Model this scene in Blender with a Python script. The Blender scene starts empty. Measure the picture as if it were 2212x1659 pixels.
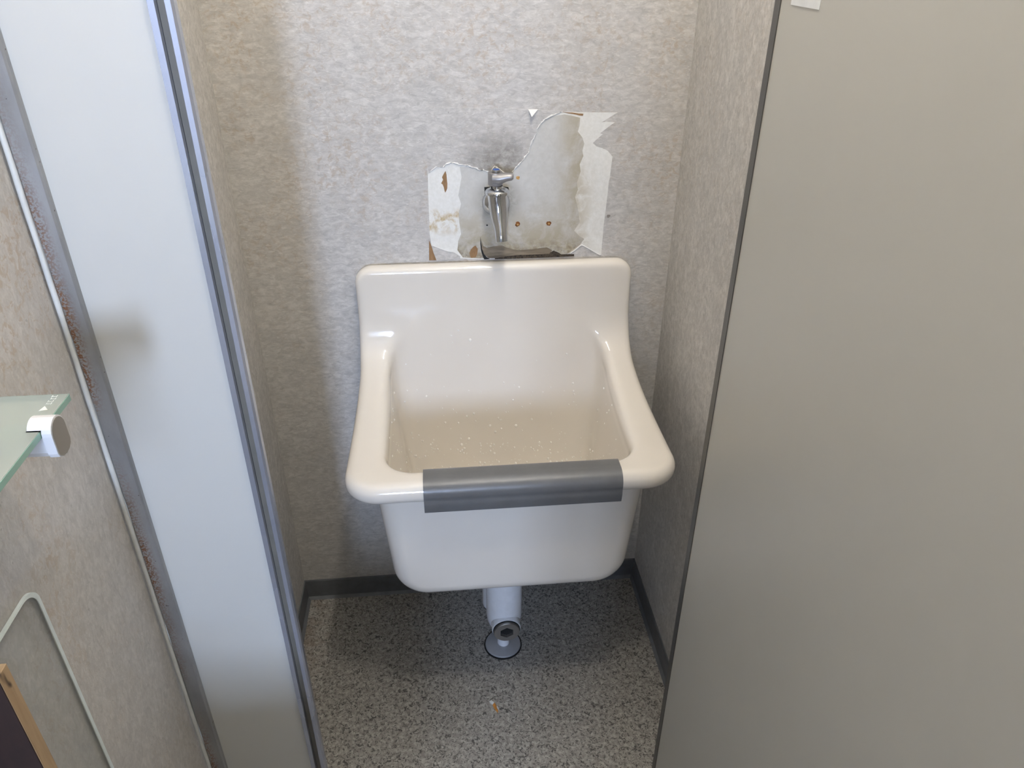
import bpy, math, random
import numpy as np
from mathutils import Vector, Matrix

random.seed(7)
S = bpy.context.scene
COL = S.collection

# ------------------------------------------------------------------ camera
PITCH, YAW, ROLL = 0.531582, 0.0995433, 0.0043014
cp, sp, cy, sy = math.cos(PITCH), math.sin(PITCH), math.cos(YAW), math.sin(YAW)
fw = Vector((sy * cp, cy * cp, -sp))
rt = Vector((cy, -sy, 0.0))
up = rt.cross(fw)
cr, sr = math.cos(ROLL), math.sin(ROLL)
rt, up = cr * rt + sr * up, -sr * rt + cr * up
cam_data = bpy.data.cameras.new('camera')
cam = bpy.data.objects.new('camera', cam_data)
COL.objects.link(cam)
M = Matrix.Identity(4)
for i in range(3):
    M[i][0], M[i][1], M[i][2] = rt[i], up[i], -fw[i]
M[0][3], M[1][3], M[2][3] = 0.23798, -1.42386, 1.44134
cam.matrix_world = M
cam_data.sensor_fit = 'HORIZONTAL'
cam_data.sensor_width = 36.0
cam_data.lens = 26.6305
cam_data.clip_start = 0.02
S.camera = cam

# ------------------------------------------------------------------ world, exposure
S.view_settings.view_transform = 'Standard'
S.view_settings.look = 'None'
S.view_settings.gamma = 1.0
S.view_settings.use_curve_mapping = False
S.view_settings.exposure = 0.0
w = bpy.data.worlds.new('world')
S.world = w
w.use_nodes = True
w.node_tree.nodes['Background'].inputs[0].default_value = (0.75, 0.86, 1.0, 1)
w.node_tree.nodes['Background'].inputs[1].default_value = 1.0

WINDOW_POWER = 145.0          # frosted panes lit by the daylight outside
TUBE_POWER = 82.0             # fluorescent tube above the alcove
BULB_POWER = 225.0            # round ceiling bulb in front of it
TUBE_COLOR = (1.0, 0.94, 0.85)
WINDOW_COLOR = (0.54, 0.69, 1.0)

CEIL = 2.40
BACK_Y = -3.20               # wall behind the viewer, with the window
RIGHT_X = 1.45
NXL, NXR = -0.138, 0.701     # alcove side walls
FRONT_Y = -0.60              # plane of the front panels
SIDE_X = -0.195              # wallpapered side wall in front of the alcove


# ------------------------------------------------------------------ helpers
def mesh_obj(name, verts, faces, mat=None, parent=None, smooth=False, loc=None):
    me = bpy.data.meshes.new(name)
    me.from_pydata([tuple(v) for v in verts], [], [tuple(f) for f in faces])
    me.validate()
    me.update()
    if smooth:
        me.polygons.foreach_set('use_smooth', [True] * len(me.polygons))
    o = bpy.data.objects.new(name, me)
    COL.objects.link(o)
    if mat:
        me.materials.append(mat)
    if parent:
        o.parent = parent
        o.matrix_parent_inverse = Matrix.Translation(parent.location).inverted()
    if loc is not None:
        o.location = loc
    return o


def empty(name, loc):
    o = bpy.data.objects.new(name, None)
    o.empty_display_size = 0.05
    o.location = loc
    COL.objects.link(o)
    return o


def tag(o, label, cat, group=None):
    o['label'] = label
    o['category'] = cat
    if group:
        o['group'] = group
    return o


def struct(o, label=None):
    o['kind'] = 'structure'
    if label:
        o['label'] = label
    return o


def bevel(o, wdt, seg=2):
    m = o.modifiers.new('bevel', 'BEVEL')
    m.width = wdt
    m.segments = seg
    m.limit_method = 'ANGLE'
    m.angle_limit = math.radians(35)
    o.data.polygons.foreach_set('use_smooth', [True] * len(o.data.polygons))
    m2 = o.modifiers.new('wn', 'WEIGHTED_NORMAL')
    m2.keep_sharp = True
    return o


def box_data(x0, x1, y0, y1, z0, z1):
    v = [(x0, y0, z0), (x1, y0, z0), (x1, y1, z0), (x0, y1, z0),
         (x0, y0, z1), (x1, y0, z1), (x1, y1, z1), (x0, y1, z1)]
    f = [(0, 3, 2, 1), (4, 5, 6, 7), (0, 1, 5, 4), (1, 2, 6, 5), (2, 3, 7, 6), (3, 0, 4, 7)]
    return v, f


def box(name, x0, x1, y0, y1, z0, z1, mat, parent=None, bev=0):
    v, f = box_data(x0, x1, y0, y1, z0, z1)
    o = mesh_obj(name, v, f, mat, parent)
    if bev:
        bevel(o, bev)
    return o


def join_data(parts):
    V, F = [], []
    for v, f in parts:
        n = len(V)
        V += [tuple(a) for a in v]
        F += [tuple(i + n for i in q) for q in f]
    return V, F


def prism(poly, axis, a, b):
    """closed prism of a 2D outline along an axis; outline is in the two other axes in order"""
    n = len(poly)
    area = sum(poly[i][0] * poly[(i + 1) % n][1] - poly[(i + 1) % n][0] * poly[i][1] for i in range(n))
    if area < 0:
        poly = poly[::-1]

    def mk(q, t):
        if axis == 'x':
            return (t, q[0], q[1])
        if axis == 'y':
            return (q[0], t, q[1])
        return (q[0], q[1], t)
    V = [mk(q, a) for q in poly] + [mk(q, b) for q in poly]
    F = [tuple(range(n)), tuple(range(2 * n - 1, n - 1, -1))]
    F += [(i, i + n, (i + 1) % n + n, (i + 1) % n) for i in range(n)]
    return V, F


def fix_normals(o):
    import bmesh
    bm = bmesh.new()
    bm.from_mesh(o.data)
    bmesh.ops.recalc_face_normals(bm, faces=bm.faces)
    bm.to_mesh(o.data)
    bm.free()
    return o


def lathe(profile, origin, axis=(0, 0, 1), seg=40):
    """profile: list of (radius, distance along axis)"""
    ax = Vector(axis).normalized()
    e1 = ax.orthogonal().normalized()
    e2 = ax.cross(e1)
    o = Vector(origin)
    V, F = [], []
    n = len(profile)
    for r, h in profile:
        for k in range(seg):
            t = 2 * math.pi * k / seg
            V.append(o + ax * h + (e1 * math.cos(t) + e2 * math.sin(t)) * max(r, 1e-5))
    for i in range(n - 1):
        for k in range(seg):
            k2 = (k + 1) % seg
            F.append((i * seg + k, i * seg + k2, (i + 1) * seg + k2, (i + 1) * seg + k))
    if profile[0][0] > 1e-5:
        F.append(tuple(range(seg - 1, -1, -1)))
    if profile[-1][0] > 1e-5:
        F.append(tuple((n - 1) * seg + k for k in range(seg)))
    return V, F


def catmull(pts, sub):
    pts = [np.array(q, float) for q in pts]
    out = []
    for i in range(len(pts) - 1):
        p0 = pts[max(i - 1, 0)]
        p1, p2 = pts[i], pts[i + 1]
        p3 = pts[min(i + 2, len(pts) - 1)]
        for k in range(sub):
            t = k / sub
            out.append(0.5 * ((2 * p1) + (-p0 + p2) * t + (2 * p0 - 5 * p1 + 4 * p2 - p3) * t * t
                              + (-p0 + 3 * p1 - 3 * p2 + p3) * t ** 3))
    out.append(pts[-1])
    return out


def tube(path, radii, seg=24, sub=8, ref=(1, 0, 0), squash=1.0, cap=True):
    """smooth tube along a path; squash scales the axis across ref"""
    P = catmull([list(q) + [r] for q, r in zip(path, radii)], sub)
    pts = [Vector(q[:3]) for q in P]
    rr = [q[3] for q in P]
    ref = Vector(ref).normalized()
    V, F = [], []
    n = len(pts)
    for i in range(n):
        t = (pts[min(i + 1, n - 1)] - pts[max(i - 1, 0)]).normalized()
        e1 = (ref - t * ref.dot(t))
        if e1.length < 1e-4:
            e1 = t.orthogonal()
        e1.normalize()
        e2 = t.cross(e1)
        for k in range(seg):
            a = 2 * math.pi * k / seg
            V.append(pts[i] + (e1 * math.cos(a) + e2 * math.sin(a) * squash) * rr[i])
    for i in range(n - 1):
        for k in range(seg):
            k2 = (k + 1) % seg
            F.append((i * seg + k, i * seg + k2, (i + 1) * seg + k2, (i + 1) * seg + k))
    if cap:
        F.append(tuple(range(seg - 1, -1, -1)))
        F.append(tuple((n - 1) * seg + k for k in range(seg)))
    return V, F


def lathe_obj(name, profile, origin, axis, mat, parent, seg=40, bev=True):
    v, f = lathe(profile, origin, axis, seg)
    o = mesh_obj(name, v, f, mat, parent, smooth=True)
    fix_normals(o)
    if bev:
        m = o.modifiers.new('es', 'EDGE_SPLIT')
        m.split_angle = math.radians(40)
    return o


# ------------------------------------------------------------------ materials
class NT:
    def __init__(self, name):
        self.m = bpy.data.materials.new(name)
        self.m.use_nodes = True
        self.t = self.m.node_tree
        self.b = self.t.nodes['Principled BSDF']

    def n(self, kind, **kw):
        nd = self.t.nodes.new(kind)
        for k, v in kw.items():
            setattr(nd, k, v)
        return nd

    def l(self, a, b):
        self.t.links.new(a, b)

    def coords(self, scale=(1, 1, 1), loc=(0, 0, 0), rot=(0, 0, 0)):
        tc = self.n('ShaderNodeTexCoord')
        mp = self.n('ShaderNodeMapping')
        mp.inputs['Scale'].default_value = scale
        mp.inputs['Location'].default_value = loc
        mp.inputs['Rotation'].default_value = rot
        self.l(tc.outputs['Object'], mp.inputs['Vector'])
        return mp.outputs[0]

    def noise(self, vec, scale, detail=4, rough=0.55, dist=0.0):
        nd = self.n('ShaderNodeTexNoise')
        nd.inputs['Scale'].default_value = scale
        nd.inputs['Detail'].default_value = detail
        nd.inputs['Roughness'].default_value = rough
        nd.inputs['Distortion'].default_value = dist
        self.l(vec, nd.inputs['Vector'])
        return nd.outputs[0]

    def ramp(self, fac, stops, interp='LINEAR'):
        nd = self.n('ShaderNodeValToRGB')
        nd.color_ramp.interpolation = interp
        e = nd.color_ramp.elements
        while len(e) < len(stops):
            e.new(0.5)
        for i, (p, c) in enumerate(stops):
            e[i].position = p
            e[i].color = (c[0], c[1], c[2], 1) if hasattr(c, '__len__') else (c, c, c, 1)
        self.l(fac, nd.inputs[0])
        return nd.outputs[0]

    def mix(self, fac, a, b, blend='MIX'):
        nd = self.n('ShaderNodeMix', data_type='RGBA', blend_type=blend)
        for sck, v in ((nd.inputs[0], fac), (nd.inputs[6], a), (nd.inputs[7], b)):
            if hasattr(v, 'is_linked') or hasattr(v, 'node'):
                self.l(v, sck)
            elif hasattr(v, '__len__'):
                sck.default_value = (v[0], v[1], v[2], 1)
            else:
                sck.default_value = v
        return nd.outputs[2]

    def math(self, op, a, b=None):
        nd = self.n('ShaderNodeMath', operation=op)
        for i, v in enumerate((a, b)):
            if v is None:
                continue
            if hasattr(v, 'node'):
                self.l(v, nd.inputs[i])
            else:
                nd.inputs[i].default_value = v
        return nd.outputs[0]

    def axis(self, which):
        tc = self.n('ShaderNodeTexCoord')
        s = self.n('ShaderNodeSeparateXYZ')
        self.l(tc.outputs['Object'], s.inputs[0])
        return s.outputs['XYZ'.index(which)]

    def maprange(self, v, a, b, c=0.0, d=1.0):
        nd = self.n('ShaderNodeMapRange', interpolation_type='SMOOTHSTEP')
        self.l(v, nd.inputs[0])
        for i, q in enumerate((a, b, c, d)):
            nd.inputs[i + 1].default_value = q
        return nd.outputs[0]

    def bump(self, h, strength=0.3, dist=0.001):
        nd = self.n('ShaderNodeBump')
        nd.inputs['Strength'].default_value = strength
        nd.inputs['Distance'].default_value = dist
        self.l(h, nd.inputs['Height'])
        self.l(nd.outputs[0], self.b.inputs['Normal'])

    def set(self, **kw):
        for k, v in kw.items():
            s = self.b.inputs[k.replace('_', ' ')]
            if hasattr(v, 'node'):
                self.l(v, s)
            elif hasattr(v, '__len__') and len(v) == 3:
                s.default_value = (v[0], v[1], v[2], 1)
            else:
                s.default_value = v
        return self


def plain(name, col, rough=0.5, metal=0.0, var=0.06, scale=40, **kw):
    """base colour with a faint mottling"""
    q = NT(name)
    c = q.coords()
    nz = q.noise(c, scale, 4)
    a = [x * (1 - var) for x in col]
    b = [min(1, x * (1 + var)) for x in col]
    q.set(Base_Color=q.ramp(nz, [(0.3, a), (0.7, b)]), Roughness=rough, Metallic=metal, **kw)
    return q.m


def wallpaper(name, stretch, tan=0.5, dirt=False, painted_light=0.0):
    q = NT(name)
    c = q.coords(scale=stretch)
    c0 = q.coords()
    wob = q.noise(c, 26, 5, 0.65, 0.8)
    fine = q.noise(c, 95, 6, 0.66, 0.8)
    fibre = q.noise(q.coords(scale=[stretch[0] * 0.75, stretch[1], stretch[2] * 1.2]), 210, 3, 0.6, 0.8)
    big = q.noise(c0, 6, 3)
    col = q.ramp(fine, [(0.31, (0.38, 0.365, 0.345)), (0.47, (0.53, 0.51, 0.48)), (0.63, (0.67, 0.645, 0.61))])
    blot = q.ramp(wob, [(0.44, 0.0), (0.60, 1.0)])
    col = q.mix(q.math('MULTIPLY', blot, 0.40), col, (0.39, 0.385, 0.375))
    # brown flecks of the print, gathered in clouds
    fl = q.ramp(q.noise(q.coords(scale=[1, 1.3, 1]), 80, 6, 0.7, 0.6), [(0.51, 0.0), (0.60, 1.0)])
    cl = q.ramp(q.noise(c0, 8, 3, 0.6), [(0.40, 0.0), (0.60, 1.0)])
    hgt = q.maprange(q.axis('Z'), 0.50, 1.25, 0.2, 1.0)
    f = q.math('MULTIPLY', q.math('MULTIPLY', fl, cl), q.math('MULTIPLY', hgt, tan))
    col = q.mix(f, col, (0.38, 0.27, 0.16))
    warm = q.math('MULTIPLY', q.math('MULTIPLY', cl, hgt), 0.14 * tan)
    col = q.mix(warm, col, (0.55, 0.44, 0.33))
    # white fibres
    wf = q.ramp(fibre, [(0.58, 0.0), (0.66, 1.0)])
    col = q.mix(q.math('MULTIPLY', wf, 0.45), col, (0.80, 0.78, 0.74))
    dk = q.ramp(q.noise(c0, 150, 2, 0.5), [(0.735, 0.0), (0.76, 1.0)])
    col = q.mix(q.math('MULTIPLY', dk, 0.6), col, (0.14, 0.13, 0.12))
    col = q.mix(0.25, col, q.ramp(big, [(0.3, (0.47, 0.455, 0.43)), (0.7, (0.62, 0.59, 0.555))]))
    if dirt:
        # mould smudge that has crept up the paper above the tap
        tc = q.n('ShaderNodeTexCoord')
        vm = q.n('ShaderNodeVectorMath', operation='DISTANCE')
        vm.inputs[1].default_value = (0.355, 0.0, 1.075)
        q.l(tc.outputs['Object'], vm.inputs[0])
        g = q.maprange(vm.outputs['Value'], 0.015, 0.095, 1.0, 0.0)
        g = q.math('MULTIPLY', g, q.ramp(q.noise(c0, 70, 5, 0.7), [(0.3, 0.35), (0.6, 1.0)]))
        col = q.mix(q.math('MULTIPLY', g, 0.75), col, (0.17, 0.155, 0.13))
    if painted_light:
        # same paper with extra light painted into its colour
        col = q.mix(painted_light, col, (0.74, 0.68, 0.63))
    q.set(Base_Color=col, Roughness=0.75)
    q.bump(q.mix(0.65, fine, fibre), 0.5, 0.0011)
    return q.m


def metal_mat(name, col, rough=0.35, metal=0.9, rust=0.0, smudge=0.25, vary=0.3):
    q = NT(name)
    c = q.coords(scale=(1, 1, 0.35))
    sm = q.noise(c, 18, 5 if vary > 0.1 else 1, 0.6)
    base = q.ramp(sm, [(0.3, [x * (1 - smudge) for x in col]), (0.7, [x * (1 + smudge) for x in col])])
    met = metal
    if rust:
        c0 = q.coords()
        sp_ = q.ramp(q.noise(c0, 420, 4, 0.6), [(0.46, 0.0), (0.54, 1.0)])
        zone = q.math('MULTIPLY', q.maprange(q.axis('X'), -0.182, -0.168, 1.0, 0.0),
                      q.ramp(q.noise(q.coords(scale=(1, 1, 0.5)), 9, 2), [(0.36, 0.0), (0.52, 1.0)]))
        f = q.math('MULTIPLY', q.math('MULTIPLY', sp_, zone), rust)
        base = q.mix(f, base, (0.19, 0.075, 0.022))
        dots = q.ramp(q.noise(c0, 130, 1, 0.5), [(0.74, 0.0), (0.76, 1.0)])
        base = q.mix(q.math('MULTIPLY', dots, 0.8), base, (0.05, 0.03, 0.02))
        met = q.math('SUBTRACT', metal, q.math('MULTIPLY', f, metal))
    q.set(Base_Color=base, Roughness=q.maprange(sm, 0.2, 0.8, rough * (1 - vary), rough * (1 + vary)), Metallic=met)
    return q.m


def floor_mat():
    q = NT('speckled_vinyl')
    c = q.coords()
    big = q.noise(c, 14, 3)
    mid = q.noise(c, 120, 4, 0.6, 0.4)
    col = q.ramp(mid, [(0.32, (0.215, 0.20, 0.178)), (0.52, (0.36, 0.34, 0.305)), (0.70, (0.54, 0.515, 0.47))])
    fl = q.noise(c, 105, 3, 0.68, 1.6)
    f = q.ramp(fl, [(0.405, 1.0), (0.440, 0.0)])
    col = q.mix(q.math('MULTIPLY', f, 0.93), col, (0.028, 0.027, 0.025))
    f2 = q.ramp(q.noise(q.coords(loc=(3, 1, 0)), 190, 2, 0.5, 0.9), [(0.360, 1.0), (0.40, 0.0)])
    col = q.mix(q.math('MULTIPLY', f2, 0.8), col, (0.035, 0.033, 0.03))
    lt = q.ramp(q.noise(q.coords(loc=(7, 2, 0)), 160, 2, 0.5, 0.3), [(0.64, 0.0), (0.72, 1.0)])
    col = q.mix(q.math('MULTIPLY', lt, 0.5), col, (0.50, 0.47, 0.42))
    # brown grime gathered along the left-hand skirting
    gr = q.math('MULTIPLY', q.maprange(q.axis('X'), -0.14, -0.03, 1.0, 0.0),
                q.ramp(q.noise(c, 22, 4, 0.65), [(0.42, 0.0), (0.62, 1.0)]))
    col = q.mix(q.math('MULTIPLY', gr, 0.55), col, (0.14, 0.085, 0.045))
    col = q.mix(0.18, col, q.ramp(big, [(0.3, (0.19, 0.18, 0.165)), (0.7, (0.33, 0.315, 0.285))]))
    q.set(Base_Color=col, Roughness=0.55)
    q.bump(mid, 0.15, 0.0006)
    return q.m


def plaster_mat():
    q = NT('bare_plasterboard')
    c = q.coords()
    n1 = q.noise(c, 26, 5, 0.65, 0.4)
    n2 = q.noise(c, 90, 5, 0.65, 0.5)
    col = q.ramp(n2, [(0.3, (0.55, 0.54, 0.51)), (0.7, (0.63, 0.62, 0.59))])
    low = q.maprange(q.axis('Z'), 0.91, 1.04, 1.0, 0.05)
    right = q.maprange(q.axis('X'), 0.44, 0.51, 0.0, 0.9)
    st = q.math('MULTIPLY', q.math('MAXIMUM', low, right), q.ramp(n1, [(0.28, 0.0), (0.56, 1.0)]))
    col = q.mix(q.math('MULTIPLY', st, 0.80), col, (0.37, 0.31, 0.19))
    lo2 = q.math('MULTIPLY', q.maprange(q.axis('Z'), 0.895, 0.945, 1.0, 0.0), q.ramp(n2, [(0.4, 0.0), (0.62, 1.0)]))
    col = q.mix(q.math('MULTIPLY', lo2, 0.7), col, (0.15, 0.11, 0.07))
    # darker mottled ring around the tap
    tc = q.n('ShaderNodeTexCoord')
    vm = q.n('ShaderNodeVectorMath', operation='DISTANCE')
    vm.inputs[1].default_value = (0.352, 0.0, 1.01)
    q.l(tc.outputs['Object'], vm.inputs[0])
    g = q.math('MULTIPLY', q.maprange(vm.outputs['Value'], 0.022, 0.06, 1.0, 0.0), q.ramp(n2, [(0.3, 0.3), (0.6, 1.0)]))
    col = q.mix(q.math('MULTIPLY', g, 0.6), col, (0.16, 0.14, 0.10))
    q.set(Base_Color=col, Roughness=0.8)
    q.bump(n2, 0.3, 0.0008)
    return q.m


def backing_mat():
    q = NT('torn_paper_backing')
    c = q.coords()
    n1 = q.noise(c, 34, 5, 0.65, 0.6)
    n2 = q.noise(c, 130, 4, 0.6)
    col = q.ramp(n2, [(0.3, (0.76, 0.75, 0.70)), (0.7, (0.85, 0.84, 0.80))])
    band = q.math('MULTIPLY', q.maprange(q.axis('Z'), 0.935, 0.965, 0.0, 1.0), q.maprange(q.axis('Z'), 0.985, 1.0, 1.0, 0.0))
    lft = q.maprange(q.axis('X'), 0.33, 0.36, 1.0, 0.0)
    st = q.math('MULTIPLY', q.math('MULTIPLY', band, lft), q.ramp(n1, [(0.46, 0.0), (0.62, 1.0)]))
    col = q.mix(q.math('MULTIPLY', st, 0.85), col, (0.48, 0.34, 0.13))
    rgt = q.math('MULTIPLY', q.maprange(q.axis('X'), 0.50, 0.55, 0.9, 0.1), q.ramp(n1, [(0.32, 0.0), (0.54, 1.0)]))
    rgt = q.math('MULTIPLY', rgt, q.maprange(q.axis('X'), 0.44, 0.47, 0.0, 1.0))
    rgt = q.math('MULTIPLY', rgt, q.maprange(q.axis('Z'), 1.02, 1.10, 1.0, 0.15))
    col = q.mix(q.math('MULTIPLY', rgt, 0.7), col, (0.42, 0.35, 0.22))
    q.set(Base_Color=col, Roughness=0.8)
    q.bump(q.noise(c, 60, 3), 0.35, 0.0015)
    return q.m


def ceramic_mat():
    q = NT('cream_vitreous_china')
    c = q.coords()
    nz = q.noise(c, 7, 3)
    col = q.ramp(nz, [(0.3, (0.79, 0.735, 0.655)), (0.7, (0.81, 0.76, 0.68))])
    # limescale film left by the water low in the bowl
    q.set(Base_Color=col, Roughness=0.09, Specular_IOR_Level=0.55, Coat_Weight=0.4, Coat_Roughness=0.04)
    return q.m


def pad_mat():
    q = NT('grey_vinyl_pad')
    c = q.coords(scale=(0.5, 1, 1))
    n1 = q.noise(c, 260, 4, 0.6)
    col = q.ramp(q.noise(q.coords(), 25, 3), [(0.3, (0.122, 0.123, 0.124)), (0.7, (0.14, 0.141, 0.142))])
    q.set(Base_Color=col, Roughness=q.maprange(n1, 0.3, 0.7, 0.30, 0.42))
    q.bump(n1, 0.18, 0.0008)
    return q.m


def wood_mat(name, a, b, stretch, knots=False):
    q = NT(name)
    c = q.coords(scale=stretch)
    n1 = q.noise(c, 30, 5, 0.6, 0.6)
    n2 = q.noise(c, 110, 3, 0.6)
    col = q.ramp(n1, [(0.30, a), (0.70, b)])
    col = q.mix(q.math('MULTIPLY', q.ramp(n2, [(0.5, 0.0), (0.7, 1.0)]), 0.35), col, [x * 0.6 for x in a])
    if knots:
        k = q.ramp(q.noise(q.coords(scale=(1, 1, 0.4)), 60, 2, 0.5, 0.3), [(0.66, 0.0), (0.72, 1.0)])
        col = q.mix(q.math('MULTIPLY', k, 0.9), col, (0.03, 0.018, 0.01))
    q.set(Base_Color=col, Roughness=0.65)
    q.bump(n1, 0.2, 0.0008)
    return q.m


def glass_mat(name, col, gloss=0.08, haze=0.0, hazecol=(0.8, 0.85, 0.82)):
    """clear sheet: tinted see-through with a mirror-like sheen and a faint haze"""
    q = NT(name)
    tr = q.n('ShaderNodeBsdfTransparent')
    tr.inputs[0].default_value = (*col, 1)
    gl = q.n('ShaderNodeBsdfGlossy')
    gl.inputs['Roughness'].default_value = 0.03
    df = q.n('ShaderNodeBsdfDiffuse')
    df.inputs[0].default_value = (*hazecol, 1)
    m0 = q.n('ShaderNodeMixShader')
    m0.inputs[0].default_value = haze
    q.l(tr.outputs[0], m0.inputs[1])
    q.l(df.outputs[0], m0.inputs[2])
    lw = q.n('ShaderNodeLayerWeight')
    fr = q.math('ADD', q.math('MULTIPLY', q.math('POWER', lw.outputs['Facing'], 4.0), 0.6), 0.04)
    m1 = q.n('ShaderNodeMixShader')
    q.l(q.math('ADD', fr, gloss), m1.inputs[0])
    q.l(m0.outputs[0], m1.inputs[1])
    q.l(gl.outputs[0], m1.inputs[2])
    q.l(m1.outputs[0], q.t.nodes['Material Output'].inputs['Surface'])
    return q.m


def emit_mat(name, col, strength):
    q = NT(name)
    q.set(Base_Color=(0.8, 0.8, 0.8), Emission_Color=col, Emission_Strength=strength, Roughness=0.5)
    return q.m


M_PAPER_B = wallpaper('wallpaper_back', (0.6, 1, 1.25), 0.60)
M_PAPER_O = wallpaper('wallpaper_overlay', (0.62, 1, 1.25), 0.15, dirt=True)
M_PAPER_S = wallpaper('wallpaper_side', (1, 1.1, 0.8), 0.20)
M_PAPER_L = wallpaper('wallpaper_near_lit', (1, 1.3, 0.7), 1.5, painted_light=0.25)
M_FLOOR = floor_mat()
M_CEIL = plain('ceiling_paint', (0.72, 0.71, 0.68), 0.85)
M_SKIRT = plain('charcoal_vinyl', (0.125, 0.132, 0.142), 0.45, var=0.15)
M_PANEL = plain('enamelled_steel', (0.64, 0.632, 0.59), 0.30, var=0.015, scale=5)
M_DOOR = plain('painted_door', (0.49, 0.48, 0.435), 0.38, var=0.02, scale=4)
M_ALU = metal_mat('worn_aluminium', (0.50, 0.53, 0.62), 0.27, 0.70, smudge=0.03, vary=0.03)
M_BAR = metal_mat('rusting_steel', (0.33, 0.33, 0.33), 0.42, 0.45, rust=0.95)
M_EDGE = metal_mat('door_edging', (0.13, 0.125, 0.115), 0.40, 0.6)
M_SEAL = plain('groove_liner', (0.19, 0.175, 0.145), 0.55)
M_BEAD = plain('white_caulk', (0.70, 0.71, 0.68), 0.6)
M_CERAMIC = ceramic_mat()
M_PAD = pad_mat()
M_CHROME = metal_mat('chrome', (0.62, 0.64, 0.67), 0.07, 1.0, smudge=0.06)
M_SATIN = metal_mat('satin_zinc', (0.34, 0.33, 0.325), 0.45, 0.55, smudge=0.06)
M_BLUE = plain('blue_cap', (0.04, 0.10, 0.34), 0.55)
M_BLACK = plain('black_void', (0.008, 0.008, 0.008), 0.8)
M_DIRT = plain('mouldy_grime', (0.06, 0.045, 0.03), 0.9, var=0.8, scale=260)
M_PIPE = plain('white_painted_pipe', (0.74, 0.75, 0.77), 0.28, var=0.04, scale=60)
M_NICKEL = metal_mat('dull_nickel', (0.36, 0.35, 0.335), 0.40, 0.9, smudge=0.10)
M_FLANGE = metal_mat('painted_flange', (0.40, 0.41, 0.43), 0.40, 0.35, smudge=0.10)
M_PLASTER = plaster_mat()
M_BACKING = backing_mat()
M_TORN = plain('white_torn_edge', (0.80, 0.79, 0.76), 0.85)
M_BOARDBROWN = wood_mat('brown_board', (0.22, 0.12, 0.05), (0.34, 0.20, 0.09), (3, 1, 1))
M_BOARDGREY = wood_mat('rotted_board', (0.15, 0.115, 0.075), (0.30, 0.245, 0.17), (0.35, 1, 2.5))
M_RUST = plain('rust', (0.20, 0.075, 0.015), 0.8, var=0.5, scale=500)
M_RUSTL = plain('rust_light', (0.50, 0.29, 0.10), 0.8, var=0.3, scale=500)
M_PLY = wood_mat('plywood_edge', (0.36, 0.235, 0.125), (0.50, 0.36, 0.21), (1, 2.2, 0.12), knots=True)
M_DARKWOOD = wood_mat('dark_brown_laminate', (0.020, 0.009, 0.007), (0.034, 0.014, 0.011), (1, 1, 0.3))
M_GLASS = glass_mat('shelf_glass', (0.90, 0.95, 0.93), 0.06, 0.42, (0.66, 0.72, 0.68))
M_ACRYL = glass_mat('clear_acrylic', (0.99, 0.995, 0.99), -0.035, 0.10, (0.9, 0.92, 0.9))
M_ACRYLEDGE = plain('acrylic_cut_edge', (0.80, 0.86, 0.83), 0.35)
M_WHITEPL = plain('white_plastic', (0.78, 0.78, 0.80), 0.30, var=0.02)
M_GREYCAP = plain('grey_bracket_cap', (0.24, 0.22, 0.195), 0.5, var=0.03)
M_PRINT = plain('white_print', (0.85, 0.88, 0.86), 0.6)
M_PAPERTAG = plain('white_paper', (0.74, 0.76, 0.76), 0.8)
M_ORANGE = plain('orange_scrap', (0.50, 0.22, 0.045), 0.6, var=0.3, scale=200)
M_SCRAPW = plain('pale_scrap', (0.60, 0.62, 0.60), 0.6, var=0.2, scale=200)
M_WINPANE = emit_mat('frosted_daylight_pane', WINDOW_COLOR, WINDOW_POWER)
M_TUBE = emit_mat('fluorescent_tube', TUBE_COLOR, TUBE_POWER)
M_BULB = emit_mat('opal_bulb', TUBE_COLOR, BULB_POWER)
M_FIXTURE = plain('white_enamel', (0.8, 0.8, 0.78), 0.4)
M_ROOM = plain('painted_wall', (0.52, 0.51, 0.48), 0.8)

# ------------------------------------------------------------------ setting
struct(box('floor', SIDE_X - 0.05, RIGHT_X + 0.05, BACK_Y - 0.05, 0.05, -0.05, 0.0, M_FLOOR))
struct(box('ceiling', SIDE_X - 0.05, RIGHT_X + 0.05, BACK_Y - 0.05, 0.05, CEIL, CEIL + 0.05, M_CEIL))
wall_back = struct(box('wall_back', NXL - 0.05, NXR + 0.05, 0.0, 0.05, 0.0, CEIL, M_PAPER_B))
struct(box('wall_left', NXL - 0.04, NXL, FRONT_Y + 0.010, 0.0, 0.0, CEIL, M_PAPER_S))
struct(box('wall_right', NXR, NXR + 0.04, FRONT_Y + 0.010, 0.0, 0.0, CEIL, M_PAPER_S))
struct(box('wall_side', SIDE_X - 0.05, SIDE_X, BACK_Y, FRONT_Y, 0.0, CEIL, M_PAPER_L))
struct(box('wall_front_left', SIDE_X + 0.032, -0.024, FRONT_Y, FRONT_Y + 0.010, 0.0, CEIL, M_PANEL),
       'white enamelled steel panel beside the alcove opening')
struct(box('wall_front_right', 0.635, RIGHT_X, FRONT_Y, FRONT_Y + 0.010, 0.0, CEIL, M_PANEL))
struct(box('wall_far_right', RIGHT_X, RIGHT_X + 0.05, BACK_Y, FRONT_Y, 0.0, CEIL, M_ROOM))

# unseen partition added behind the viewer to keep window light off the right
struct(box('wall_blocker', 0.225, RIGHT_X, -1.96, -1.90, 0.0, CEIL, M_ROOM))

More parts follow.
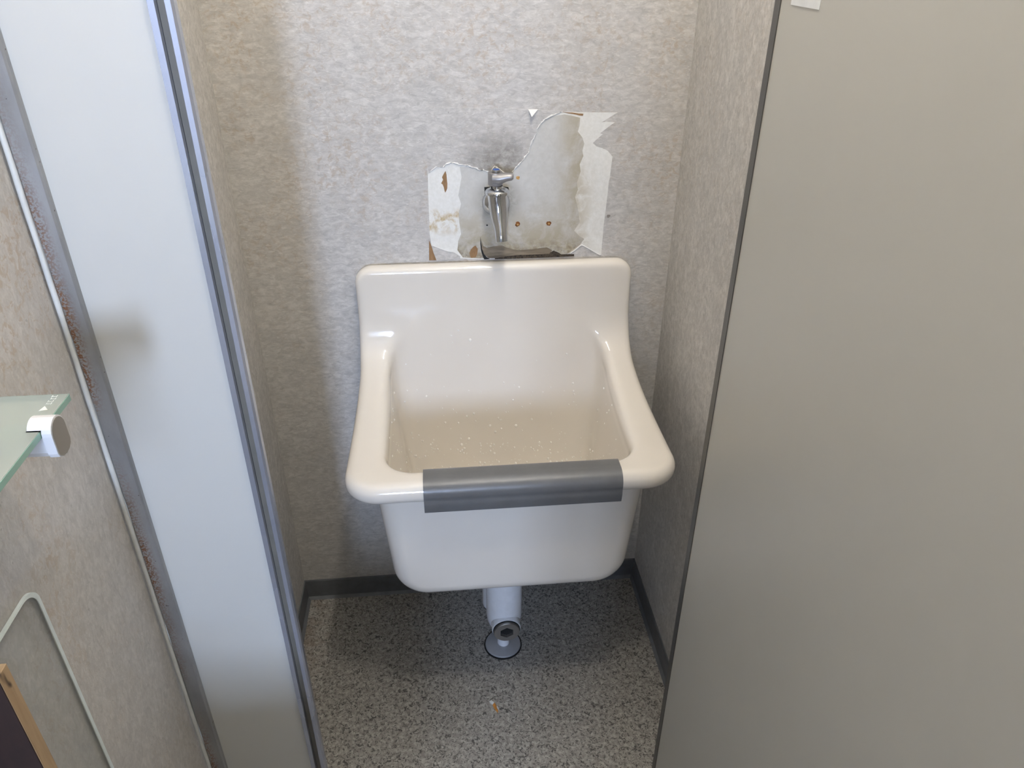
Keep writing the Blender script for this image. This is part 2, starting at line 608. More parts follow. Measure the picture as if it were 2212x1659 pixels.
# wall behind the viewer with a two-pane frosted window
WX0, WX1, WZ0, WZ1 = -0.11, 0.14, 1.08, 1.66
v, f = join_data([box_data(SIDE_X - 0.05, RIGHT_X + 0.05, BACK_Y - 0.06, BACK_Y, 0, WZ0),
                  box_data(SIDE_X - 0.05, RIGHT_X + 0.05, BACK_Y - 0.06, BACK_Y, WZ1, CEIL),
                  box_data(SIDE_X - 0.05, WX0, BACK_Y - 0.06, BACK_Y, WZ0, WZ1),
                  box_data(WX1, RIGHT_X + 0.05, BACK_Y - 0.06, BACK_Y, WZ0, WZ1)])
struct(mesh_obj('wall_behind', v, f, M_ROOM))
win = struct(empty('window_1', (WX0, BACK_Y, WZ0)))
t = 0.018
v, f = join_data([box_data(WX0, WX1, BACK_Y - 0.05, BACK_Y + 0.01, WZ0, WZ0 + t),
                  box_data(WX0, WX1, BACK_Y - 0.05, BACK_Y + 0.01, WZ1 - t, WZ1),
                  box_data(WX0, WX0 + t, BACK_Y - 0.05, BACK_Y + 0.01, WZ0 + t, WZ1 - t),
                  box_data(WX1 - t, WX1, BACK_Y - 0.05, BACK_Y + 0.01, WZ0 + t, WZ1 - t),
                  box_data((WX0 + WX1) / 2 - 0.009, (WX0 + WX1) / 2 + 0.009, BACK_Y - 0.05, BACK_Y + 0.01, WZ0 + t, WZ1 - t)])
mesh_obj('window_frame', v, f, M_ALU, win)
mid = (WX0 + WX1) / 2
box('pane', WX0 + t, mid - 0.009, BACK_Y - 0.03, BACK_Y - 0.024, WZ0 + t, WZ1 - t, M_WINPANE, win)
box('pane', mid + 0.009, WX1 - t, BACK_Y - 0.03, BACK_Y - 0.024, WZ0 + t, WZ1 - t, M_WINPANE, win)

# skirtings
SK = 0.06


def skirt(name, outline, axis, a, b):
    v, f = prism(outline, axis, a, b)
    o = mesh_obj(name, v, f, M_SKIRT)
    fix_normals(o)
    return struct(o)


skirt('baseboard_back', [(-0.0005, 0), (-0.0005, SK), (-0.0025, SK), (-0.0035, SK - 0.003), (-0.0035, 0.006), (-0.010, 0.0)],
      'x', NXL, NXR)
skirt('baseboard_left', [(NXL + 0.0005, 0), (NXL + 0.0005, SK), (NXL + 0.0025, SK), (NXL + 0.0035, SK - 0.003), (NXL + 0.0035, 0.006), (NXL + 0.010, 0.0)],
      'y', FRONT_Y + 0.012, -0.002)
skirt('baseboard_right', [(NXR - 0.0005, 0), (NXR - 0.0005, SK), (NXR - 0.0025, SK), (NXR - 0.0035, SK - 0.003), (NXR - 0.0035, 0.006), (NXR - 0.010, 0.0)],
      'y', FRONT_Y + 0.012, -0.002)

# grooved metal frame on the right of the enamelled panel
frame_pts = [(-0.0240, FRONT_Y - 0.006), (-0.0175, FRONT_Y - 0.006), (-0.0175, FRONT_Y + 0.006), (-0.0080, FRONT_Y + 0.006),
             (-0.0080, FRONT_Y - 0.006), (-0.0025, FRONT_Y - 0.006), (-0.0005, FRONT_Y - 0.002), (-0.0012, FRONT_Y + 0.010), (-0.0240, FRONT_Y + 0.010)]
v, f = prism(frame_pts, 'z', 0.0, CEIL)
trim1 = struct(fix_normals(mesh_obj('trim_1', v, f, M_ALU)), 'grooved aluminium door frame upright at the alcove opening')
box('groove_liner', -0.0172, -0.0083, FRONT_Y + 0.003, FRONT_Y + 0.0059, 0.0, CEIL, M_SEAL, trim1)
# flat steel flange with rust on the left of the panel, and the caulk bead against the paper
v, f = prism([(SIDE_X + 0.009, FRONT_Y - 0.006), (SIDE_X + 0.011, FRONT_Y - 0.008), (SIDE_X + 0.030, FRONT_Y - 0.008),
              (SIDE_X + 0.032, FRONT_Y - 0.006), (SIDE_X + 0.032, FRONT_Y + 0.02), (SIDE_X + 0.009, FRONT_Y + 0.02)], 'z', 0, CEIL)
struct(fix_normals(mesh_obj('trim_2', v, f, M_BAR)), 'flat grey steel flange speckled with rust')
# the bead wavers a little as hand-run caulk does
bz = np.linspace(0, CEIL, 121)
path = [(SIDE_X + 0.0058 + 0.00015 * math.sin(z * 31) + 0.00012 * math.sin(z * 77), FRONT_Y - 0.0065, z) for z in bz]
v, f = tube(path, [0.0033 + 0.0002 * math.sin(z * 53) for z in bz], seg=8, sub=1)
struct(mesh_obj('trim_3', v, f, M_BEAD, smooth=True), 'thin white caulk bead along the edge of the wallpaper')

# ------------------------------------------------------------------ torn patch on the back wall
PATCH = {
    'backing': [(0.2241, 1.1747), (0.5725, 1.1671), (0.5435, 1.15), (0.5529, 1.1511), (0.5686, 1.15), (0.5562, 1.1411), (0.5421, 1.1306), (0.5475, 1.1288), (0.5375, 1.1206), (0.5297, 1.1132), (0.5375, 1.1067), (0.5482, 1.1035), (0.5592, 1.0982), (0.5688, 1.0877), (0.5679, 1.0756), (0.5663, 1.0467), (0.565, 1.0405), (0.5641, 1.0136), (0.5625, 0.9834), (0.5607, 0.9554), (0.5595, 0.8933), (0.5549, 0.8935), (0.5376, 0.9043), (0.5212, 0.9136), (0.5165, 0.9138), (0.5066, 0.9054), (0.4957, 0.8979), (0.4667, 0.894), (0.3921, 0.8916), (0.318, 0.8912), (0.2758, 0.8945), (0.276, 0.8994), (0.2644, 0.9084), (0.2517, 0.9108), (0.2366, 0.917), (0.2206, 0.9241), (0.2182, 0.9468), (0.219, 0.9791), (0.2195, 1.024)],
    'plaster': [(0.3785, 1.058), (0.3958, 1.0818), (0.4087, 1.0969), (0.4153, 1.117), (0.4243, 1.1392), (0.4392, 1.157), (0.451, 1.1617), (0.4629, 1.1639), (0.4739, 1.1654), (0.4886, 1.1627), (0.5033, 1.1592), (0.5031, 1.1461), (0.5002, 1.1346), (0.5094, 1.1236), (0.5135, 1.1126), (0.5106, 1.1), (0.5129, 1.0897), (0.5067, 1.0743), (0.5091, 1.0612), (0.503, 1.0393), (0.5055, 1.0259), (0.5007, 1.0125), (0.5049, 0.9987), (0.5095, 0.9802), (0.5122, 0.9615), (0.502, 0.9449), (0.5137, 0.9331), (0.5233, 0.9271), (0.5146, 0.9148), (0.5037, 0.9074), (0.4901, 0.8971), (0.448, 0.8956), (0.3921, 0.8926), (0.3181, 0.8931), (0.2814, 0.8963), (0.2709, 0.912), (0.2733, 0.931), (0.2792, 0.945), (0.2763, 0.9683), (0.276, 0.9875), (0.281, 1.0046), (0.2762, 1.0208), (0.2803, 1.0401), (0.2834, 1.0558), (0.2805, 1.0748), (0.3038, 1.0734), (0.3271, 1.0669), (0.3471, 1.0699)],
    'overlay': [(0.2241, 1.1818), (0.2566, 1.1809), (0.3079, 1.179), (0.3562, 1.1775), (0.4067, 1.1752), (0.4388, 1.1731), (0.4686, 1.1715), (0.4636, 1.1687), (0.456, 1.1656), (0.4476, 1.1625), (0.4397, 1.1578), (0.4325, 1.1522), (0.4267, 1.1441), (0.4244, 1.1351), (0.4181, 1.1244), (0.4127, 1.1128), (0.4103, 1.1045), (0.4092, 1.0986), (0.4018, 1.0894), (0.3962, 1.0826), (0.3906, 1.0762), (0.3837, 1.07), (0.3767, 1.0598), (0.3697, 1.0617), (0.3634, 1.0618), (0.354, 1.0689), (0.3454, 1.0743), (0.3401, 1.067), (0.3331, 1.0642), (0.3245, 1.0683), (0.3172, 1.0684), (0.3107, 1.0724), (0.3029, 1.0743), (0.297, 1.077), (0.2918, 1.0771), (0.279, 1.0795), (0.2696, 1.0827), (0.2605, 1.082), (0.254, 1.0788), (0.2491, 1.0755), (0.2376, 1.0757), (0.2297, 1.0708), (0.2216, 1.0632), (0.221, 1.0846), (0.2223, 1.1263)],
    'flap_ll': [(0.2202, 0.9242), (0.2366, 0.917), (0.2517, 0.9108), (0.2644, 0.9084), (0.276, 0.8994), (0.274, 0.8956), (0.2538, 0.8933), (0.2291, 0.8917), (0.2244, 0.9078)],
    'slit': [(0.2539, 1.0677), (0.2499, 1.0617), (0.2469, 1.056), (0.2486, 1.0514), (0.2448, 1.0447), (0.2474, 1.0427), (0.2494, 1.0374), (0.2504, 1.0312), (0.2517, 1.0267), (0.2547, 1.032), (0.2558, 1.0355), (0.2564, 1.0433), (0.256, 1.0495), (0.2555, 1.0607)],
    'slit2': [(0.4695, 1.1695), (0.4789, 1.1689), (0.4892, 1.1684), (0.5004, 1.1666), (0.509, 1.1661), (0.5083, 1.1624), (0.5023, 1.1629), (0.4962, 1.1645), (0.4884, 1.166), (0.482, 1.1669)],
    'sliver': [(0.2163, 0.9347), (0.2209, 0.9213), (0.2235, 0.9088), (0.2291, 0.8922), (0.2145, 0.8927)],
    'board': [(0.3187, 0.9296), (0.3221, 0.919), (0.3294, 0.9149), (0.3413, 0.9174), (0.3588, 0.9188), (0.3689, 0.9137), (0.38, 0.9104), (0.392, 0.9081), (0.4197, 0.9091), (0.4485, 0.9121), (0.4589, 0.9059), (0.4535, 0.8993), (0.4199, 0.8985), (0.3921, 0.8984), (0.3643, 0.8964), (0.3448, 0.8932), (0.3328, 0.8936), (0.3237, 0.9016), (0.3193, 0.9143)],
    'crack': [(0.3165, 0.9382), (0.3178, 0.9296), (0.3194, 0.9162), (0.3228, 0.9036), (0.3282, 0.8957), (0.3346, 0.8916), (0.3236, 0.891), (0.32, 0.8998), (0.3174, 0.9105), (0.3163, 0.924)],
    'gap': [(0.3449, 0.8961), (0.3596, 0.8975), (0.3921, 0.8984), (0.4292, 0.8991), (0.4534, 0.9003), (0.4626, 0.9048), (0.4721, 0.9006), (0.4779, 0.8965), (0.5042, 0.8957), (0.5044, 0.8917), (0.4481, 0.8907), (0.3921, 0.8906), (0.3448, 0.8907)],
    'hole2': [(0.2944, 0.9055), (0.2973, 0.9121), (0.302, 0.9177), (0.3067, 0.9205), (0.3111, 0.9136), (0.31, 0.9031), (0.3071, 0.8964), (0.2978, 0.8948), (0.2952, 0.8997)],
    'hole': [(0.3257, 1.0355), (0.3398, 1.0361), (0.3556, 1.0366), (0.3715, 1.0344), (0.3733, 1.0273), (0.3706, 1.0202), (0.3644, 1.015), (0.3307, 1.0159), (0.3264, 1.0231)],
}
SPOTS = {'r1': (0.3897, 0.9613), 'r2': (0.4508, 0.9614), 'r3': (0.3899, 1.0516), 's1': (0.33, 0.9612), 'm1': (0.5688, 0.9721)}
FLAP = [(0.4075, 1.1752), (0.4252, 1.1749), (0.4124, 1.1655)]


def decal(name, key, t0, t1, mat):
    v, f = prism(PATCH[key], 'y', -t1, -t0)
    o = mesh_obj(name, v, f, mat, wall_back)
    fix_normals(o)
    return o


decal('paper_backing', 'backing', -0.0002, 0.0006, M_BACKING)['label'] = 'white backing left where the paper was torn off'
decal('bare_plaster', 'plaster', -0.0002, 0.0008, M_PLASTER)['label'] = 'stained grey plasterboard laid bare around the tap'
decal('paper_patch', 'overlay', -0.0002, 0.0014, M_PAPER_O)['label'] = 'square of newer wallpaper torn off along its lower edge'
decal('paper_scrap', 'flap_ll', -0.0002, 0.0016, M_PAPER_O)
decal('torn_slit', 'slit', -0.0002, 0.0009, M_BOARDBROWN)
decal('torn_slit', 'slit2', -0.0002, 0.0009, M_BOARDBROWN)
decal('torn_slit', 'sliver', -0.0002, 0.0007, M_BOARDBROWN)
decal('rotted_board', 'board', -0.0002, 0.0022, M_BOARDGREY)['label'] = 'rotted brown board above the sink'
decal('wall_crack', 'crack', -0.0002, 0.0012, M_BLACK)
decal('wall_crack', 'gap', -0.0002, 0.0014, M_DIRT)
decal('wall_hole', 'hole2', -0.0002, 0.0011, M_BOARDBROWN)
decal('wall_hole', 'hole', -0.0002, 0.0010, M_BLACK)

# curled white lips of the torn paper
ov = PATCH['overlay']
edge = ov[6:-2]
rng = np.random.default_rng(3)
path, rad = [], []
for i in range(len(edge) - 1):
    a, b = np.array(edge[i]), np.array(edge[i + 1])
    for k in range(3):
        q = a + (b - a) * k / 3
        path.append((q[0] + rng.normal(0, 0.0005), -0.0018, q[1] + rng.normal(0, 0.0005)))
        rad.append(max(0.0003, 0.0010 + rng.normal(0, 0.0006)))
v, f = tube(path, rad, seg=6, sub=1)
mesh_obj('torn_edge', v, f, M_TORN, wall_back, smooth=True)
ll = PATCH['flap_ll']
v, f = tube([(q[0], -0.0018, q[1]) for q in ll[:5]], [0.0006, 0.0009, 0.0008, 0.001, 0.0006], seg=6, sub=4)
mesh_obj('torn_edge', v, f, M_TORN, wall_back, smooth=True)
bk = PATCH['backing'][20:26]
i0 = min(range(len(PATCH['backing'])), key=lambda i: abs(PATCH['backing'][i][1] - 0.9) + abs(PATCH['backing'][i][0] - 0.52))
seg_ = PATCH['backing'][20:27]
v, f = tube([(q[0], -0.0012, q[1]) for q in seg_], [0.0012] * len(seg_), seg=6, sub=3)
mesh_obj('torn_edge', v, f, M_TORN, wall_back, smooth=True)
# small flap peeling forward at the top of the patch
A, B, C = FLAP
v = [(A[0], -0.0015, A[1]), (B[0], -0.0015, B[1]), (C[0], -0.0150, C[1] - 0.001),
     (A[0], -0.0020, A[1] + 0.0004), (B[0], -0.0020, B[1] + 0.0004), (C[0], -0.0155, C[1] - 0.0006)]
f = [(0, 1, 2), (5, 4, 3), (0, 3, 4, 1), (1, 4, 5, 2), (2, 5, 3, 0)]
fix_normals(mesh_obj('paper_flap', v, f, M_TORN, wall_back))


def blob(name, cx, cz, r, t, mat, seed):
    rg = random.Random(seed)
    n = 14
    pts = []
    for k in range(n):
        a = 2 * math.pi * k / n
        q = r * (0.75 + 0.45 * rg.random())
        pts.append((cx + q * math.cos(a), cz + q * math.sin(a)))
    v, f = prism(pts, 'y', -t, 0.0002)
    return fix_normals(mesh_obj(name, v, f, mat, wall_back))


for i, k in enumerate(('r1', 'r2')):
    blob('rust_spot', SPOTS[k][0], SPOTS[k][1], 0.0048, 0.0013, M_RUST, 5 + i)
    blob('screw_head', SPOTS[k][0] + 0.0004, SPOTS[k][1] - 0.0004, 0.0020, 0.0019, M_RUSTL, 8 + i)
blob('rust_spot', SPOTS['r3'][0], SPOTS['r3'][1], 0.0036, 0.0012, M_RUSTL, 21)
blob('dark_speck', SPOTS['s1'][0], SPOTS['s1'][1], 0.0017, 0.0012, M_BLACK, 22)
blob('dark_speck', SPOTS['m1'][0], SPOTS['m1'][1], 0.0035, 0.0006, M_GREYCAP, 23)

# ------------------------------------------------------------------ right-hand door, standing open
DX = 0.590
door = struct(empty('door_1', (DX + 0.018, FRONT_Y + 0.008, 0.01)), 'plain greige door standing open on the right')
box('leaf', DX, DX + 0.036, -1.310, FRONT_Y - 0.003, 0.010, 2.05, M_DOOR, door, bev=0.0015)
v, f = prism([(DX - 0.0012, FRONT_Y - 0.0045), (DX - 0.0012, FRONT_Y + 0.009), (DX + 0.0372, FRONT_Y + 0.009),
              (DX + 0.0372, FRONT_Y - 0.0045), (DX + 0.036, FRONT_Y - 0.0045), (DX + 0.036, FRONT_Y + 0.007),
              (DX, FRONT_Y + 0.007), (DX, FRONT_Y - 0.0045)], 'z', 0.010, 2.05)
fix_normals(mesh_obj('edging', v, f, M_EDGE, door))
o = box('paper_label', DX - 0.0006, DX - 0.0001, -0.6905, -0.6285, 1.3866, 1.4500, M_PAPERTAG)
tag(o, 'small white paper label stuck near the top of the grey door', 'label')

# ------------------------------------------------------------------ slop sink (distance field -> mesh)
XC = 0.344


def smin(a, b, k):
    h = np.maximum(k - np.abs(a - b), 0) / k
    return np.minimum(a, b) - h * h * h * k / 6.0


def smax(a, b, k):
    return -smin(-a, -b, k)


def rrect(px, py, hx, hy, r):
    qx = np.abs(px) - hx + r
    qy = np.abs(py) - hy + r
    return np.minimum(np.maximum(qx, qy), 0) + np.hypot(np.maximum(qx, 0), np.maximum(qy, 0)) - r


def extr(d, w, r):
    a, b = d + r, w + r
    return np.minimum(np.maximum(a, b), 0) + np.hypot(np.maximum(a, 0), np.maximum(b, 0)) - r


def lerp(z, z0, z1, a, b):
    t_ = np.clip((z - z0) / (z1 - z0), 0, 1)
    return a + (b - a) * t_


def sink_sdf(x, y, z):
    px = x - XC
    h = 0.6675 + 0.096 * np.exp(np.clip(y, -1, 0) / 0.10)
    hw = lerp(y, -0.40, -0.05, 0.287, 0.277)
    # rim
    rim = extr(rrect(px, y + 0.2175, hw, 0.2175, 0.062), np.abs(z - (h - 0.0195)) - 0.0195, 0.0180)
    # outer bowl, rounded towards its bottom corners
    bx = lerp(z, 0.37, 0.66, 0.216, 0.240)
    yf = lerp(z, 0.37, 0.66, -0.391, -0.404)
    yb = lerp(z, 0.37, 0.66, -0.030, -0.006)
    d2 = rrect(px, z - 0.620, bx, 0.254, 0.062)
    bowl = extr(d2, np.abs(y - (yf + yb) / 2) - (yb - yf) / 2, 0.036)
    bowl = np.maximum(bowl, z - (h - 0.014))
    body = smin(rim, bowl, 0.022)
    # hollow
    ix = lerp(z, 0.41, 0.68, 0.188, 0.218)
    f0 = lerp(z, 0.41, 0.67, -0.366, -0.384)
    d4 = rrect(px, y - (f0 + 0.2) / 2, ix, (0.2 - f0) / 2, 0.050)
    cav = extr(d4, np.abs(z - 0.755) - 0.350, 0.05)
    body = smax(body, -cav, 0.030)
    # upstand, leaning back a little as it rises out of the bowl
    b0 = -0.0335 - 0.048 * np.clip((0.85 - z) / 0.43, 0, 1.2) ** 1.6
    pw = lerp(z, 0.60, 0.67, 0.212, 0.277)
    d3 = rrect(px, z - 0.640, pw, 0.251, 0.036)
    pan = extr(d3, np.abs(y - b0 / 2) + b0 / 2, 0.0145)
    d = smin(body, pan, 0.070)
    d = smax(d, np.abs(px) - hw - 0.0006, 0.010)
    return np.maximum(d, y + 0.0012)


def surface_nets(fn, lo, hi, step):
    ax = [np.arange(lo[i], hi[i] + step, step) for i in range(3)]
    X, Y, Z = np.meshgrid(*ax, indexing='ij')
    F = fn(X, Y, Z)
    nx, ny, nz = F.shape
    ins = F < 0
    cs = [ins[a:nx - 1 + a, b:ny - 1 + b, c:nz - 1 + c] for a in (0, 1) for b in (0, 1) for c in (0, 1)]
    cnt = sum(c.astype(np.int8) for c in cs)
    act = (cnt > 0) & (cnt < 8)
    idx = -np.ones(act.shape, np.int64)
    I = np.argwhere(act)
    idx[act] = np.arange(len(I))
    P = np.zeros((len(I), 3))
    N = np.zeros(len(I))
    corners = [(a, b, c) for a in (0, 1) for b in (0, 1) for c in (0, 1)]
    for i in range(8):
        for j in range(i + 1, 8):
            if sum(abs(corners[i][k] - corners[j][k]) for k in range(3)) != 1:
                continue
            ca, cb = np.array(corners[i]), np.array(corners[j])
            fa = F[tuple((I + ca).T)]
            fb = F[tuple((I + cb).T)]
            m = (fa < 0) != (fb < 0)
            t_ = np.where(m, fa / np.where(m, fa - fb, 1), 0)
            P += np.where(m[:, None], I + ca + (cb - ca) * t_[:, None], 0)
            N += m
    P = P / N[:, None] * step + np.array(lo)
    faces = []
    for a in range(3):
        b, c = (a + 1) % 3, (a + 2) % 3
        sl0 = [slice(None)] * 3
        sl1 = [slice(None)] * 3
        sl0[a] = slice(0, -1)
        sl1[a] = slice(1, None)
        s0, s1 = ins[tuple(sl0)], ins[tuple(sl1)]
        E = np.argwhere(s0 != s1)
        ok = (E[:, b] > 0) & (E[:, c] > 0) & (E[:, b] < F.shape[b] - 1) & (E[:, c] < F.shape[c] - 1)
        E = E[ok]
        flip = s0[tuple(E.T)]
        eb = np.zeros(3, int)
        eb[b] = 1
        ec = np.zeros(3, int)
        ec[c] = 1
        q = np.stack([idx[tuple((E - eb - ec).T)], idx[tuple((E - ec).T)], idx[tuple(E.T)], idx[tuple((E - eb).T)]], 1)
        q[~flip] = q[~flip][:, ::-1]
        faces.append(q)
    return P, np.concatenate(faces)


def grad(fn, P, e=4e-4):
    g = np.zeros_like(P)
    for i in range(3):
        d = np.zeros(3)
        d[i] = e
        g[:, i] = fn(*(P + d).T) - fn(*(P - d).T)
    return g / (2 * e)


def project(fn, P, n=3):
    for _ in range(n):
        g = grad(fn, P)
        P = P - g * (fn(*P.T) / np.maximum((g * g).sum(1), 0.25))[:, None]
    return P


sink = empty('slop_sink', (XC, -0.001, 0.368))
tag(sink, 'cream ceramic slop sink with tall back hung on the alcove wall', 'sink')
P, F = surface_nets(sink_sdf, (XC - 0.30, -0.455, 0.350), (XC + 0.30, 0.012, 0.905), 0.0042)
Pp = project(sink_sdf, P)
good = np.linalg.norm(Pp - P, axis=1) < 0.006
P = np.where(good[:, None], Pp, P)
basin = mesh_obj('basin', P.tolist(), F.tolist(), M_CERAMIC, sink, smooth=True)
lathe_obj('drain_strainer', [(0.0, 0.004), (0.026, 0.004), (0.031, 0.002), (0.033, 0.0)], (XC, -0.21, 0.4055), (0, 0, 1), M_CHROME, sink, seg=28)

# grey vinyl pad folded over the front rim
prof = [(-0.3850, 0.6640), (-0.3900, 0.6730), (-0.4000, 0.6750), (-0.4100, 0.6740), (-0.4200, 0.6720), (-0.4290, 0.6670),
        (-0.4350, 0.6590), (-0.4380, 0.6500), (-0.4385, 0.6420)]


def offset_profile(q, off):
    A_ = np.array([(XC, a_, b_) for a_, b_ in q])
    for _ in range(12):
        g_ = grad(sink_sdf, A_)
        g_[:, 0] = 0
        A_ = A_ - g_ * ((sink_sdf(*A_.T) - off) / np.maximum((g_ * g_).sum(1), 0.25))[:, None]
    return [np.array((a_[1], a_[2])) for a_ in A_]


tail = [np.array((-0.0006, -0.0090)), np.array((0.0004, -0.0180)), np.array((0.0020, -0.0260))]
so, si_ = offset_profile(prof, 0.0040), offset_profile(prof, 0.0012)
so += [so[-1] + q for q in tail]
si_ += [si_[-1] + q for q in tail]
pts, inner = catmull(so, 4), catmull(si_, 4)
outline = [tuple(q) for q in pts] + [tuple(q) for q in inner[::-1]]
n = len(outline)
V, Fc = [], []
for xx, dz in ((0.1915, 0.0), (0.5245, 0.0)):
    V += [(xx, q[0], q[1]) for q in outline]
Fc += [(i, (i + 1) % n, (i + 1) % n + n, i + n) for i in range(n)]
m_ = n // 2
for base in (0, n):
    for i in range(m_ - 1):
        Fc.append((base + i, base + i + 1, base + n - 2 - i, base + n - 1 - i))
pad = mesh_obj('rim_pad', V, Fc, M_PAD, None, smooth=True)
fix_normals(pad)
md = pad.modifiers.new('es', 'EDGE_SPLIT')
md.split_angle = math.radians(40)
tag(pad, 'grey vinyl pad folded over the front rim of the sink', 'rim pad')

# water drops clinging to the inside of the bowl
rng = np.random.default_rng(11)
cand = []
for _ in range(150):
    zz = 0.44 + 0.20 * rng.random() ** 1.5
    cand.append((XC + rng.uniform(-0.19, 0.19), -0.08, zz))
for _ in range(110):
    s_ = rng.choice([-1, 1])
    cand.append((XC + s_ * 0.20, rng.uniform(-0.33, -0.09), 0.45 + 0.21 * rng.random() ** 1.6))
for _ in range(50):
    cand.append((XC + rng.normal(-0.06, 0.09), -0.085, 0.47 + 0.03 * rng.random()))
for _ in range(12):
    cand.append((XC + rng.uniform(-0.2, 0.2), -0.05, rng.uniform(0.66, 0.76)))
cand = np.array(cand)
cand = project(sink_sdf, cand, 8)
gn = grad(sink_sdf, cand)
gn /= np.maximum(np.linalg.norm(gn, axis=1), 1e-6)[:, None]
ok = np.abs(sink_sdf(*cand.T)) < 5e-4
parts = []
for q, nn in zip(cand[ok], gn[ok]):
    r = 0.0010 + 0.0022 * rng.random() ** 2.2
    nrm = Vector(nn)
    e1 = nrm.cross(Vector((1, 0, 0.01))).normalized()
    e2 = nrm.cross(e1)
    V, Fc = [], []
    for (el, k6) in ((0.0, 8), (0.5, 8), (1.0, 8)):
        for k in range(8):
            a = 2 * math.pi * k / 8
            cr_ = math.cos(el)
            V.append(Vector(q) + nrm * (r * 0.62 * math.sin(el) - 0.0002) + (e1 * math.cos(a) * 1.25 + e2 * math.sin(a)) * r * cr_)
    V.append(Vector(q) + nrm * r * 0.62)
    for i in range(2):
        for k in range(8):
            k2 = (k + 1) % 8
            Fc.append((i * 8 + k, i * 8 + k2, i * 8 + 8 + k2, i * 8 + 8 + k))
    for k in range(8):
        Fc.append((16 + k, 16 + (k + 1) % 8, 24))
    Fc.append(tuple(range(7, -1, -1)))
    parts.append((V, Fc))
q_ = NT('water_drop')
q_.set(Base_Color=(0.90, 0.87, 0.81), Roughness=0.04, Specular_IOR_Level=0.6)
v, f = join_data(parts)
drops = mesh_obj('water_drops', v, f, q_.m, sink, smooth=True)
drops['kind'] = 'stuff'
fix_normals(drops)

# ------------------------------------------------------------------ drain trap under the sink
TX, TY = 0.345, -0.190
trap = empty('drain_trap', (TX, TY, 0.0))
tag(trap, 'white painted bottle trap with round cleanout plug under the sink', 'drain pipe')
prof_p = [(0.0405, 0.3675), (0.0405, 0.105)]
for k in range(1, 9):
    a = k / 8 * math.pi / 2
    prof_p.append((0.016 + 0.0245 * math.cos(a), 0.105 - 0.045 * math.sin(a)))
lathe_obj('trap_body', [(r, h) for r, h in prof_p[::-1]], (TX, TY, 0), (0, 0, 1), M_PIPE, trap, bev=False)
lathe_obj('rear_pipe', [(0.030, 0.080), (0.030, 0.3675)], (TX - 0.016, TY + 0.055, 0), (0, 0, 1), M_PIPE, trap, seg=28)
lathe_obj('outlet_neck', [(0.014, 0.004), (0.0135, 0.070)], (TX - 0.002, TY - 0.004, 0), (0, 0, 1), M_PIPE, trap, seg=24)
lathe_obj('floor_flange', [(0.0, 0.009), (0.014, 0.0092), (0.016, 0.0080), (0.036, 0.0068), (0.0405, 0.005), (0.042, 0.002), (0.042, 0.0)],
          (TX - 0.003, TY - 0.003, 0.0), (0, 0, 1), M_FLANGE, trap)
lathe_obj('gasket', [(0.0445, 0.0), (0.0445, 0.0016), (0.041, 0.0020)], (TX - 0.003, TY - 0.004, 0.0), (0, 0, 1), M_BLACK, trap)
cax = Vector((0.02, -1, -0.06)).normalized()
co = Vector((TX + 0.001, TY - 0.020, 0.098))
lathe_obj('plug_socket', [(0.0325, 0.0), (0.0325, 0.023), (0.0315, 0.0255), (0.029, 0.0262)], co, cax, M_PIPE, trap)
lathe_obj('plug_seal', [(0.0305, 0.018), (0.0305, 0.0280)], co, cax, M_BLACK, trap)
# plug with a hexagonal recess
e1 = cax.orthogonal().normalized()
e1 = (Vector((1, 0, 0)) - cax * cax.dot(Vector((1, 0, 0)))).normalized()
e2 = cax.cross(e1)
seg = 36
V, Fc = [], []


def ring(r, h, hexa=False):
    b0_ = len(V)
    for k in range(seg):
        a = 2 * math.pi * k / seg
        rr = r
        if hexa:
            am = (a + math.pi / 6) % (math.pi / 3) - math.pi / 6
            rr = r * math.cos(math.pi / 6) / math.cos(am)
        V.append(co + cax * h + (e1 * math.cos(a) + e2 * math.sin(a)) * rr)
    return b0_


rings = [ring(0.029, 0.020), ring(0.029, 0.0330), ring(0.0278, 0.0345), ring(0.0165, 0.0345, True), ring(0.0152, 0.0240, True)]
for i in range(len(rings) - 1):
    for k in range(seg):
        k2 = (k + 1) % seg
        Fc.append((rings[i] + k, rings[i] + k2, rings[i + 1] + k2, rings[i + 1] + k))
Fc.append(tuple(rings[-1] + k for k in range(seg)))
plug = mesh_obj('cleanout_plug', V, Fc, M_NICKEL, trap, smooth=True)
fix_normals(plug)
md = plug.modifiers.new('es', 'EDGE_SPLIT')
md.split_angle = math.radians(30)
plug['label'] = 'round metal cleanout plug with hexagonal recess'

# ------------------------------------------------------------------ tap
FX, FZ = 0.3475, 1.006
tap = empty('wall_tap', (FX, 0.0, FZ))
tag(tap, 'chrome wall tap with short lever and blue cap above the sink', 'faucet')
lathe_obj('wall_flange', [(0.0265, 0.0), (0.0265, 0.003), (0.0245, 0.007), (0.019, 0.0125), (0.0165, 0.0145), (0.0165, 0.050)],
          (FX, -0.0006, FZ), (0, -1, 0), M_CHROME, tap)
body_path = [(FX - 0.001, -0.050, 1.0405), (FX - 0.001, -0.0505, 1.034), (FX, -0.052, 1.020), (FX + 0.001, -0.0555, 1.005),
             (FX + 0.002, -0.062, 0.991), (FX + 0.003, -0.071, 0.978), (FX + 0.0035, -0.077, 0.966), (FX + 0.004, -0.079, 0.956)]
v, f = tube(body_path, [0.0188, 0.0184, 0.0178, 0.0172, 0.0155, 0.0124, 0.0114, 0.0113], seg=36, sub=8, cap=False)
sp_o = mesh_obj('spout', v, f, M_CHROME, tap, smooth=True)
fix_normals(sp_o)
sd = sp_o.modifiers.new('sol', 'SOLIDIFY')
sd.thickness = 0.0014
sd.offset = -1
